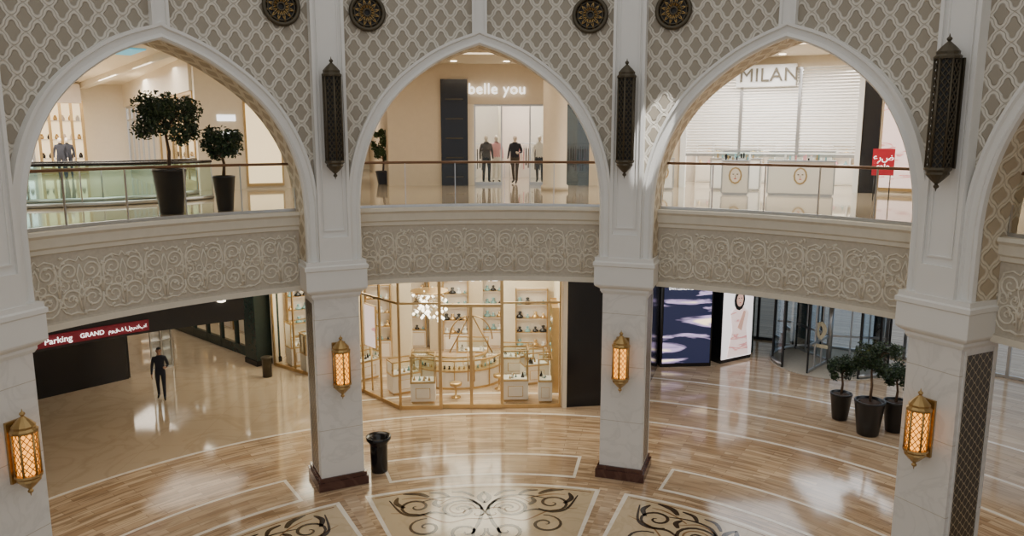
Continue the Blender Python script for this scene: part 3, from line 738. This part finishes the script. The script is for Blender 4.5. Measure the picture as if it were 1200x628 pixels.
# glazed entrance facade
RG=25.0
e=empty('glazed_entrance_facade'); b=MB()
def rseg(t0,t1,step,r,fr,gl):
    n=max(1,int((t1-t0)/step))
    for i in range(n+1):
        th=t0+(t1-t0)*i/n; b.box(P(th,r,2.5),(.1,.14,5),fr,-th*D2R)
    for i in range(n):
        a=t0+(t1-t0)*i/n;c=t0+(t1-t0)*(i+1)/n
        b.face([P(a,r,0),P(c,r,0),P(c,r,ZL),P(a,r,ZL)],gl)
    for z in(.06,3.0,4.93): b.pbox(t0,t1,r-.05,r+.05,z-.05,z+.05,fr)
rseg(21.5,28.0,2.1,RG,M_blackm,M_dglass); rseg(39.0,82,2.6,RG,M_steel,M_bglass)
rseg(28.0,39,3.6,RG,M_steel,M_bglass)
b.pbox(28.0,39,RG-.1,RG+.1,3.3,5,M_blackm)
b.obj('facade_frame',e)
def revolving(th,R,wing0,body):
    cx,cy,_=P(th,22.7,0)
    e=empty('revolving_door',(cx,cy,0),-th*D2R); b=MB()
    def cyl(a0,a1,R,z0,z1,mat,n=12):
        for k in range(n):
            a=a0+(a1-a0)*k/n;c=a0+(a1-a0)*(k+1)/n
            b.face([(R*math.cos(a),R*math.sin(a),z0),(R*math.cos(c),R*math.sin(c),z0),(R*math.cos(c),R*math.sin(c),z1),(R*math.cos(a),R*math.sin(a),z1)],mat)
    b.lathe([(R-.1,2.75),(R+.1,2.75),(R+.1,3.1),(0.01,3.15)],(0,0,0),M_steel,40,sm=False)
    b.lathe([(R-.1,2.73),(0.01,2.72)],(0,0,0),M_cwall,40)
    b.lathe([(R+.1,.0),(R+.1,.02),(0.01,.021)],(0,0,0),M_frieze,40,sm=False)
    for s0 in(math.radians(130),math.radians(-50)):
        cyl(s0,s0+math.radians(100),R,0.02,2.75,M_bglass)
        for k in range(5):
            a=s0+math.radians(100)*k/4; b.box((R*math.cos(a),R*math.sin(a),1.38),(.07,.07,2.75),M_blackm,a)
        b.tube([(R*math.cos(s0+math.radians(100)*k/12),R*math.sin(s0+math.radians(100)*k/12),.12) for k in range(13)],.07,M_steel,6)
    for k in range(3):
        a=math.radians(wing0+120*k); ca,sa=math.cos(a),math.sin(a); L=R-.1
        b.face([(0,0,.05),(L*ca,L*sa,.05),(L*ca,L*sa,2.7),(0,0,2.7)],M_bglass)
        for rr in(.75,1.4,L): b.box((rr*ca,rr*sa,1.37),(.06,.05,2.66),M_blackm if rr==L else M_steel,a)
        for z in(.1,1.1,2.66): b.box((L/2*ca,L/2*sa,z),(L,.05,.09),M_steel,a)
    b.lathe([(.1,.02),(.1,2.74)],(0,0,0),M_steel,12)
    b.obj('drum_and_wings',e)
    text('number_decal','2',(-.2,-R*.45,1.25),0,1.5,M_yel,.008,parent=e)
revolving(33.5,2.1,20,1); revolving(57,2.0,50,1)

# ---------------------------------------------------------------- lower left corridor
b=MB(); b.pbox(-70,-31,16.2,16.5,2.95,ZL,M_blackm,24); b.obj('trim_sign_bulkhead')
e=empty('parking_direction_sign'); b=MB(); b.pbox(-60,-41.0,16.12,16.19,3.04,3.36,M_dred,14,); b.obj('sign_face',e)
for tx,th,s in (('Parking',-49.6,.24),('GRAND',-46.5,.18),('\u0645\u0648\u0642\u0641 \u0627\u0644\u0645\u0631\u0643\u0628\u0629',-43.1,.15)):
    text('sign_text',tx,P(th,16.08,3.20),-th*D2R,s,M_sign,.004,e)
text('exit_letter_sign','G',P(-33.5,16.15,3.75),33.5*D2R,.5,M_glow,.02)
b=MB(); wall(b,(-19,21.2),(-14.05,27.0),0,ZL,M_black,.2); wall(b,(-14.05,27.0),(-22,36.5),0,ZL,M_blackm,.2); b.obj('wall_black_left')
e=empty('corridor_shopfront'); b=MB()
shopfront(b,(-16.8,35.6),(-10.3,29.6),0,3.6,7,fr=M_dgreen,gl=M_sglass,tr=2.6,w_=.14,bot=.4); wall(b,(-16.8,35.6),(-10.3,29.6),3.6,ZL,M_dgreen,.2)
b.obj('corridor_shopfront_frame',e)
b=MB(); wall(b,(-15.5,37.2),(-9.3,31.6),0,ZL,M_beige,.1); wall(b,(-24,35),(-15.3,42.5),0,ZL,M_beige,.1); b.obj('wall_corridor_back')
for k in range(4):
    t=(k+.5)/4; shelving((-15.2+5.4*t,36.6-5.0*t,0),-.75,1.3,2.6,3,2,20+k,goods=[M_gold,M_black,M_white])
for k in range(3):
    shelving((-20.9+2.3*k,37.3+1.95*k,0),.71,1.8,3.0,4,2,40+k,name='lit_wall_shelf')
e=empty('green_stone_pillar',(-9.75,29.1,0),.8); b=MB(); b.box((0,0,2.5),(1.0,.9,5),M_dgreen); b.box((0,0,.1),(1.06,.96,.2),M_black); b.obj('pillar_shaft',e)
e=empty('glass_entry_screen',(-13.3,28.2,0),.9); b=MB()
for x in(-.4,0,.4): b.box((x,0,1.1),(.05,.05,2.2),M_steel)
for z in(.03,1.1,2.2): b.box((0,0,z),(.85,.05,.05),M_steel)
b.face([(-.4,0,0),(.4,0,0),(.4,0,2.2),(-.4,0,2.2)],M_bglass); b.obj('screen_frame',e)

# ---------------------------------------------------------------- upper level
RS=18.7
b=MB()
b.pbox(-13,-7.4,RS,RS+.3,ZU,ZC,M_beige); b.obj('wall_upper_beige')
b=MB(); b.pbox(-7.4,-4.4,RS-.12,RS+.2,ZU,10.75,M_black); b.pbox(-7.4,-4.4,RS,RS+.2,10.75,ZC,M_beige)
for k in range(5): b.pbox(-6.9,-4.9,RS-.15,RS-.12,ZU+.3+k*.7,ZU+.34+k*.7,M_dbrass)
b.obj('wall_black_panel')
b=MB(); b.pbox(-4.4,9.5,RS,RS+.25,9.87,ZC,M_beige); b.pbox(-4.4,-3.7,RS,RS+.25,ZU,9.87,M_cwall); b.pbox(5.0,5.5,RS,RS+.25,ZU,9.87,M_cwall)
b.pbox(9.3,19.5,RS,RS+.25,ZU,ZC,M_beige); b.obj('wall_boutique_front')
b=MB(); b.pbox(-9,14,RS+5.5,RS+5.7,ZU,ZC,M_pinkw)
for t in(-9,14): b.pbox(t-.2,t+.2,RS+.3,RS+5.6,ZU,ZC,M_pinkw)
b.pbox(-1.0,-.6,RS+2.8,RS+5.4,ZU,ZC,M_cwall)
b.obj('wall_boutique_back')
e=empty('boutique_door_frame'); b=MB()
for t in(-3.6,-.6,2.6,4.9): b.box(P(t,RS+.1,ZU+1.47),(.05,.06,2.95),M_steel,-t*D2R)
b.pbox(-3.6,4.9,RS+.08,RS+.14,9.80,9.87,M_steel); b.pbox(5.5,9.3,RS+.1,RS+.14,ZU,9.87,M_dglass)
b.pbox(-3.6,-.6,RS+.09,RS+.11,ZU+.03,9.8,M_glass,2); b.pbox(2.6,4.9,RS+.09,RS+.11,ZU+.03,9.8,M_glass,2)
b.pbox(-3.6,-.6,RS+.06,RS+.14,ZU,ZU+.12,M_steel,2); b.pbox(2.6,4.9,RS+.06,RS+.14,ZU,ZU+.12,M_steel,2)
b.obj('door_frame_bars',e)
text('boutique_sign_letters','belle you',P(-1.1,RS-.08,10.40),1.1*D2R,.54,M_sign,.03,sp=1.06)
for i,(th,r,rz) in enumerate([(-2.3,RS+.9,0.3),(.9,RS+1.0,-.3),(-1.2,RS+1.6,.1),(3.6,RS+1.4,-.1)]):
    x,y,_=P(th,r,0); human('dress_mannequin',(x,y,ZU+.02),rz,1.82,top=[M_coat,M_navy,M_pink,M_pinkw][i],bot=[M_black,M_coat,M_pinkw,M_black][i],skin=M_mann,hair=False,face=False,pose='walk' if i%2 else 'stand')
def rack(th,r,w_,seed):
    rn=random.Random(seed); x,y,_=P(th,r,0); e=empty('clothes_rack',(x,y,ZU),-th*D2R); b=MB()
    for sx in(-1,1): b.tube([(sx*w_/2,0,0),(sx*w_/2,0,1.5)],.015,M_steel); b.tube([(sx*w_/2,-.2,.02),(sx*w_/2,.2,.02)],.015,M_steel)
    b.tube([(-w_/2,0,1.5),(w_/2,0,1.5)],.015,M_steel); n=int(w_/.09)
    for k in range(n):
        xx=-w_/2+.06+(w_-.12)*k/(n-1); L=.7+.3*rn.random(); m_=rn.choice([M_black,M_navy,M_pink,M_white,M_coat,M_pinkw])
        b.face([(xx,-.2,1.38),(xx,0,1.46),(xx,.2,1.38),(xx+.02,.22,1.4-L),(xx-.02,-.22,1.4-L)],m_)
        b.box((xx,0,1.4-L*.55),(.035,.36,L*.85),m_)
    b.obj('rack_and_clothes',e)
rack(-3.6,RS+2.6,1.3,1); rack(3.0,RS+3.0,1.6,2); rack(7.6,RS+2,1.5,4); rack(2.2,RS+4.4,1.6,7)
for th,r in((5.8,16.1),):
    x,y,_=P(th,r,0); e=empty('round_pillar',(x,y,ZU)); b=MB(); b.lathe([(.46,0),(.46,.15),(.40,.2),(.40,4.0),(.45,4.1),(.45,4.38)],(0,0,0),M_beige,32); b.obj('pillar_shaft',e)
# rolling shutter shop
e=empty('rolling_shutter'); b=MB()
for k in range(29):
    z=8.12+k*.098
    n=8
    for j in range(n):
        a=19.8+17.2*j/n; c=19.8+17.2*(j+1)/n
        b.face([P(a,RS-.03,z),P(c,RS-.03,z),P(c,RS+.0,z+.045),P(a,RS+.0,z+.045)],M_shut)
        b.face([P(a,RS,z+.045),P(c,RS,z+.045),P(c,RS-.02,z+.074),P(a,RS-.02,z+.074)],M_shut)
for t in(19.7,25.5,31.3,37.1): b.box(P(t,RS,9.5),(.1,.14,2.9),M_steel,-t*D2R)
b.pbox(19.7,37.1,RS-.03,RS+.03,8.02,8.12,M_steel,8); b.obj('shutter_slats',e)
b=MB(); b.pbox(19.5,37.3,RS-.1,RS+.2,10.95,ZC,M_cwall); b.pbox(19.3,19.9,RS-.1,RS+.2,ZU,10.95,M_white); b.pbox(36.9,37.4,RS-.1,RS+.2,ZU,10.95,M_white)
b.pbox(37.4,39,RS-.05,RS+.2,ZU,ZC,M_black); b.pbox(39,60,RS,RS+.2,ZU,ZC,M_cwall); b.pbox(60,115,RS,RS+.2,ZU,ZC,M_beige)
b.obj('wall_shutter_shop')
b=MB(); b.pbox(14.5,45,RS+4,RS+4.2,ZU,ZC,M_pinkw); b.obj('wall_shutter_shop_back')
e=empty('lit_beauty_poster'); b=MB(); b.pbox(39.3,42.5,RS-.1,RS-.02,ZU+.2,10.8,M_fig,2); b.pbox(39.2,42.6,RS-.06,RS,ZU+.1,10.9,M_gold,2); b.obj('poster_box',e)
e=empty('shop_name_box'); b=MB(); b.pbox(25.0,31.0,RS-.35,RS-.1,10.35,11.05,M_white,3); b.obj('sign_box',e)
text('shop_name_letters','MILAN',P(28.3,RS-.4,10.70),-28.3*D2R,.62,M_dbrass,.02,e,sp=1.05)
def counter(x,y,rz,w_,d=.7,h=1.05,name='cosmetics_counter'):
    e=empty(name,(x,y,ZU),rz); b=MB()
    b.box((0,0,.05),(w_-.06,d-.06,.1),M_steel); b.box((0,0,h/2+.03),(w_,d,h-.08),M_white); b.box((0,0,h),(w_+.06,d+.06,.04),M_steel)
    for sx in(-1,1): b.box((sx*w_*.5,-d/2-.004,h/2),(.04,.03,h-.1),M_steel)
    n=12
    b.face([(.20*math.cos(2*math.pi*k/n),-d/2-.012,.6+.26*math.sin(2*math.pi*k/n)) for k in range(n)],M_gold)
    b.face([(.15*math.cos(2*math.pi*k/n),-d/2-.016,.6+.21*math.sin(2*math.pi*k/n)) for k in range(n)],M_pinkw)
    for sx in(-.06,.06): b.box((sx,-d/2-.018,.64),(.05,.01,.02),M_black)
    b.box((0,-d/2-.018,.5),(.07,.01,.02),M_red); b.box((0,-d/2-.018,.57),(.015,.01,.1),M_gold)
    rn=random.Random(int(w_*100))
    for k in range(int(w_*9)): s=.05+.14*rn.random(); b.box(((rn.random()-.5)*w_*.85,(rn.random()-.5)*d*.6,h+.02+s/2),(.05,.05,s),rn.choice([M_teal,M_gold,M_pink,M_white,M_black]))
    b.obj('counter_body',e); b=MB()
    for sy in(-1,1): b.face([(-w_/2,sy*d/2,h+.02),(w_/2,sy*d/2,h+.02),(w_/2,sy*d/2,h+.28),(-w_/2,sy*d/2,h+.28)],M_glass)
    b.box((0,-d/2,h+.28),(w_,.02,.02),M_steel); b.box((0,d/2,h+.28),(w_,.02,.02),M_steel)
    b.obj('counter_glass',e)
counter(7.0,24.2,-.3,.8); counter(8.9,23.8,-.4,1.9); counter(7.6,26.2,-.4,1.6)
counter(5.2,26.6,-.2,.7)
for i in range(4):
    th=21.5+i*4.3; x,y,_=P(th,RS+3.6,0); shelving((x,y,ZU),-th*D2R,1.3,1.6,2,2,50+i,frame=M_white,goods=[M_white,M_pink,M_gold,M_teal])
# red sign stand
e=empty('red_sign_stand',(10.4,21.7,ZU),-.45); b=MB()
for sx in(-.2,.2): b.tube([(sx,.18,0),(sx,0,.72),(sx,-.02,1.4)],.014,M_blackm); b.tube([(sx,-.22,0),(sx,0,.72)],.014,M_blackm)
b.box((0,-.02,1.08),(.56,.03,.74),M_red); b.obj('stand_frame',e)
text('stand_text','sale',(0,-.045,.95),0,.22,M_sign,.003,e); text('stand_text_lower','\u0639\u0631\u0636',(0,-.045,1.2),0,.24,M_sign,.003,e)
b=MB(); b.pbox(-33,-24,RS,RS+.3,ZU,ZC,M_cwall)
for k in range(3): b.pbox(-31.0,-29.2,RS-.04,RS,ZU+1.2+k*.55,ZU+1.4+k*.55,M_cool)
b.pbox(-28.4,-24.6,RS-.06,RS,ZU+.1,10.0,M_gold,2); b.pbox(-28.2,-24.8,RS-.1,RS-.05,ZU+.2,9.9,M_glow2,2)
b.obj('wall_upper_cream')
def PX(th,r,o):
    x,y,_=P(th,r,0); a=th*D2R; return (x+o*math.cos(a),y-o*math.sin(a))
b=MB(); wall(b,PX(-33,19.0,1.6),PX(-33,38,1.6),ZU,ZC,M_cwall,.2); wall(b,P(-24,RS,0)[:2],P(-24,38,0)[:2],ZU,ZC,M_beige,.2); wall(b,P(-13,RS,0)[:2],P(-13,38,0)[:2],ZU,ZC,M_beige,.2)
wall(b,PX(-33,19.0,0),PX(-33,38,0),10.2,ZC,M_cwall,.2)
b.pbox(-24,-13,34,34.3,ZU,ZC,M_cwall); b.pbox(-100,-33,36,36.3,ZU,ZC,M_cwall); b.pbox(-75,-60,24,24.3,ZU,ZC,M_cwall); b.obj('wall_upper_far')
e=empty('side_gallery_shopfront'); b=MB()
shopfront(b,PX(-33,19.1,0),PX(-33,26,0),ZU,10.2,5,fr=M_gold,tr=ZU+2.6,w_=.08,bot=.3)
shopfront(b,PX(-33,26.3,0),PX(-33,35.5,0),ZU,10.2,6,fr=M_steel,tr=ZU+2.6,w_=.08,bot=.3)
b.obj('gallery_frame',e)
for k in range(6):
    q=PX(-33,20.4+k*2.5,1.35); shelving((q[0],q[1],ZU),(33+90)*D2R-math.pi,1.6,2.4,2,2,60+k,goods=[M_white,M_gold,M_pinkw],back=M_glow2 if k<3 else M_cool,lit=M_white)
for k,(t0,t1,f,g) in enumerate([(-39.5,-36.4,M_gold,'w'),(-42.5,-40,M_steel,'c'),(-46,-43,M_steel,'c'),(-50,-46.6,M_steel,'c')]):
    e=empty('far_shopfront'); b=MB(); r=35
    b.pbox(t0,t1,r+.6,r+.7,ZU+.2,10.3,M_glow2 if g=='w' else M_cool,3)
    for i in range(5):
        th=t0+(t1-t0)*i/4; b.box(P(th,r,ZU+1.75),(.12,.12,3.5),f,-th*D2R)
    b.pbox(t0,t1,r-.05,r+.05,ZU+.02,ZU+.3,f); b.pbox(t0,t1,r-.1,r+.6,10.3,11.2,M_pinkw)
    if k in(2,3):
        for i in range(24): b.pbox(t0,t1,r-.03,r-.01,ZU+.4+i*.13,ZU+.46+i*.13,M_steel,2)
    else:
        for i in range(3): b.pbox(t0,t1,r+.3,r+.55,ZU+.7+i*.9,ZU+.76+i*.9,M_white,2)
        rn=random.Random(k)
        for i in range(3):
            for j in range(6):
                th=t0+(t1-t0)*(j+.5)/6; b.lathe([(.08,0),(.1,.1),(.04,.25)],P(th,r+.42,ZU+.76+i*.9),rn.choice([M_white,M_pinkw,M_gold,M_black]),8)
    b.obj('shopfront_body',e)
text('far_shop_letters','NYLA',P(-43.5,34.8,10.75),43.5*D2R,.7,M_blackm,.03)
for k,(th,r) in enumerate(((-39.5,30),(-38.9,30.3))):
    x,y,_=P(th,r,0); human('dress_mannequin',(x,y,ZU),.5,1.75,hair=False,face=False,skin=M_mann)
e=empty('curved_glass_balustrade'); b=MB()
c0=(-13.6,24.2)
for R_,a0,a1 in((3.6,-1.9,.1),(5.2,-1.75,-.35)):
    q=[(c0[0]+R_*math.cos(a0+(a1-a0)*i/16),c0[1]+R_*math.sin(a0+(a1-a0)*i/16)) for i in range(17)]
    b.tube([(x,y,ZU+1.08) for x,y in q],.045,M_black,8); b.tube([(x,y,ZU+.06) for x,y in q],.06,M_steel,6)
    for i in range(16): b.face([q[i]+(ZU+.08,),q[i+1]+(ZU+.08,),q[i+1]+(ZU+1.05,),q[i]+(ZU+1.05,)],M_gglass)
    for i in range(0,17,4): b.tube([q[i]+(ZU,),q[i]+(ZU+1.08,)],.02,M_steel)
b.obj('balustrade_body',e)
b=MB(); b.pbox(-50,-38,17.5,19.5,ZC-.04,ZC-.01,M_blue); b.obj('ceiling_cove_strip')
b=MB()
for th in range(-60,70,6):
    for r in(12.2,15,17.6):
        x,y,_=P(th,r,0); b.lathe([(.11,-.02),(.11,0)],(x,y,ZC-.005),M_glow,12); 
        if r<16: b.lathe([(.09,-.02),(.09,0)],(x,y,ZL-.005),M_glow,12)
b.obj('ceiling_downlights')
b=MB()
for t in(-18,-36,-54): b.pbox(t-.3,t+.3,10.2,36,ZC-.25,ZC-.001,M_cwall,1)
b.pbox(-100,100,13.5,13.8,ZC-.2,ZC-.001,M_cwall,60); b.obj('trim_ceiling_beams')

# ---------------------------------------------------------------- lights
for th in(-62,-42,-22,-2,18,38,58):
    area('lamp_lower',P(th,12,4.9),50,2.0,(1,.87,.70)); area('lamp_upper',P(th,14.5,11.15),95 if abs(th+2)<25 else 130,2.5,(1,.88,.72))
area('lamp_jewel',(-1.2,26.2,4.85),330,3.5,(1,.88,.68),sy=3); area('lamp_jewel',(-1.5,29.6,4.85),190,3,(1,.88,.68)); area('lamp_jewel',(-6.8,28.9,4.85),300,3,(1,.88,.68))
area('lamp_corridor',(-12.2,28,4.9),80,3,(1,.87,.72)); area('lamp_corridor',(-17,36,4.9),170,3,(1,.87,.72)); area('lamp_corridor',(-12.6,33,4.9),130,2,(1,.87,.70))
area('lamp_entrance',P(30,18,4.9),90,3,(.90,.95,1)); area('lamp_entrance',P(50,18,4.9),90,3,(.90,.95,1)); area('lamp_entrance',P(36,22,4.9),140,3,(.88,.94,1))
area('lamp_boutique',P(0,21.5,11.1),380,3,(1,.91,.84)); area('lamp_boutique',P(8,21,11.1),60,2,(1,.85,.7))
area('lamp_shutter',P(24,20.8,11.1),300,3,(1,.98,.95)); area('lamp_shutter',P(33,20.8,11.1),300,3,(1,.98,.95))
area('lamp_shop_front',P(28,16,11.1),340,3,(1,.98,.96))
for th in(-38,-44,-50): area('lamp_far',P(th,28,11.1),560,4,(1,.93,.84))
area('lamp_far',P(-40,21,11.1),300,4,(1,.92,.82))
area('lamp_far',P(-18,26,11.1),240,3,(1,.90,.76))
def spot(loc,tgt,power,deg,blend=.2,col=(1,.97,.92)):
    l=bpy.data.lights.new('skylight_beam','SPOT'); l.energy=power; l.spot_size=deg*D2R; l.spot_blend=blend; l.color=col; l.shadow_soft_size=.03
    o=bpy.data.objects.new('skylight_beam',l); bpy.context.collection.objects.link(o); o.location=loc
    o.rotation_euler=(Vector(tgt)-Vector(loc)).to_track_quat('-Z','Y').to_euler()
spot((5.2,13.6,20),(3.4,18.2,9.2),18000,4.0)
w_=bpy.data.worlds.new('World'); bpy.context.scene.world=w_; w_.use_nodes=True
nt=w_.node_tree; bg=nt.nodes['Background']
tc=nt.nodes.new('ShaderNodeTexCoord'); sp=nt.nodes.new('ShaderNodeSeparateXYZ'); nt.links.new(tc.outputs['Generated'],sp.inputs[0])
cr=nt.nodes.new('ShaderNodeValToRGB'); nt.links.new(sp.outputs[2],cr.inputs[0])
cr.color_ramp.elements[0].position=.0; cr.color_ramp.elements[0].color=(.82,.86,.93,1)
cr.color_ramp.elements[1].position=.6; cr.color_ramp.elements[1].color=(1,.965,.905,1)
nt.links.new(cr.outputs[0],bg.inputs[0]); bg.inputs[1].default_value=.76

cam=bpy.data.cameras.new('Camera'); co=bpy.data.objects.new('Camera',cam); bpy.context.collection.objects.link(co)
cam.sensor_width=36; cam.lens=27; co.location=(0,0,8.7); co.rotation_euler=((90-9.7)*D2R,0,0); cam.clip_start=.1; cam.clip_end=300
bpy.context.scene.camera=co
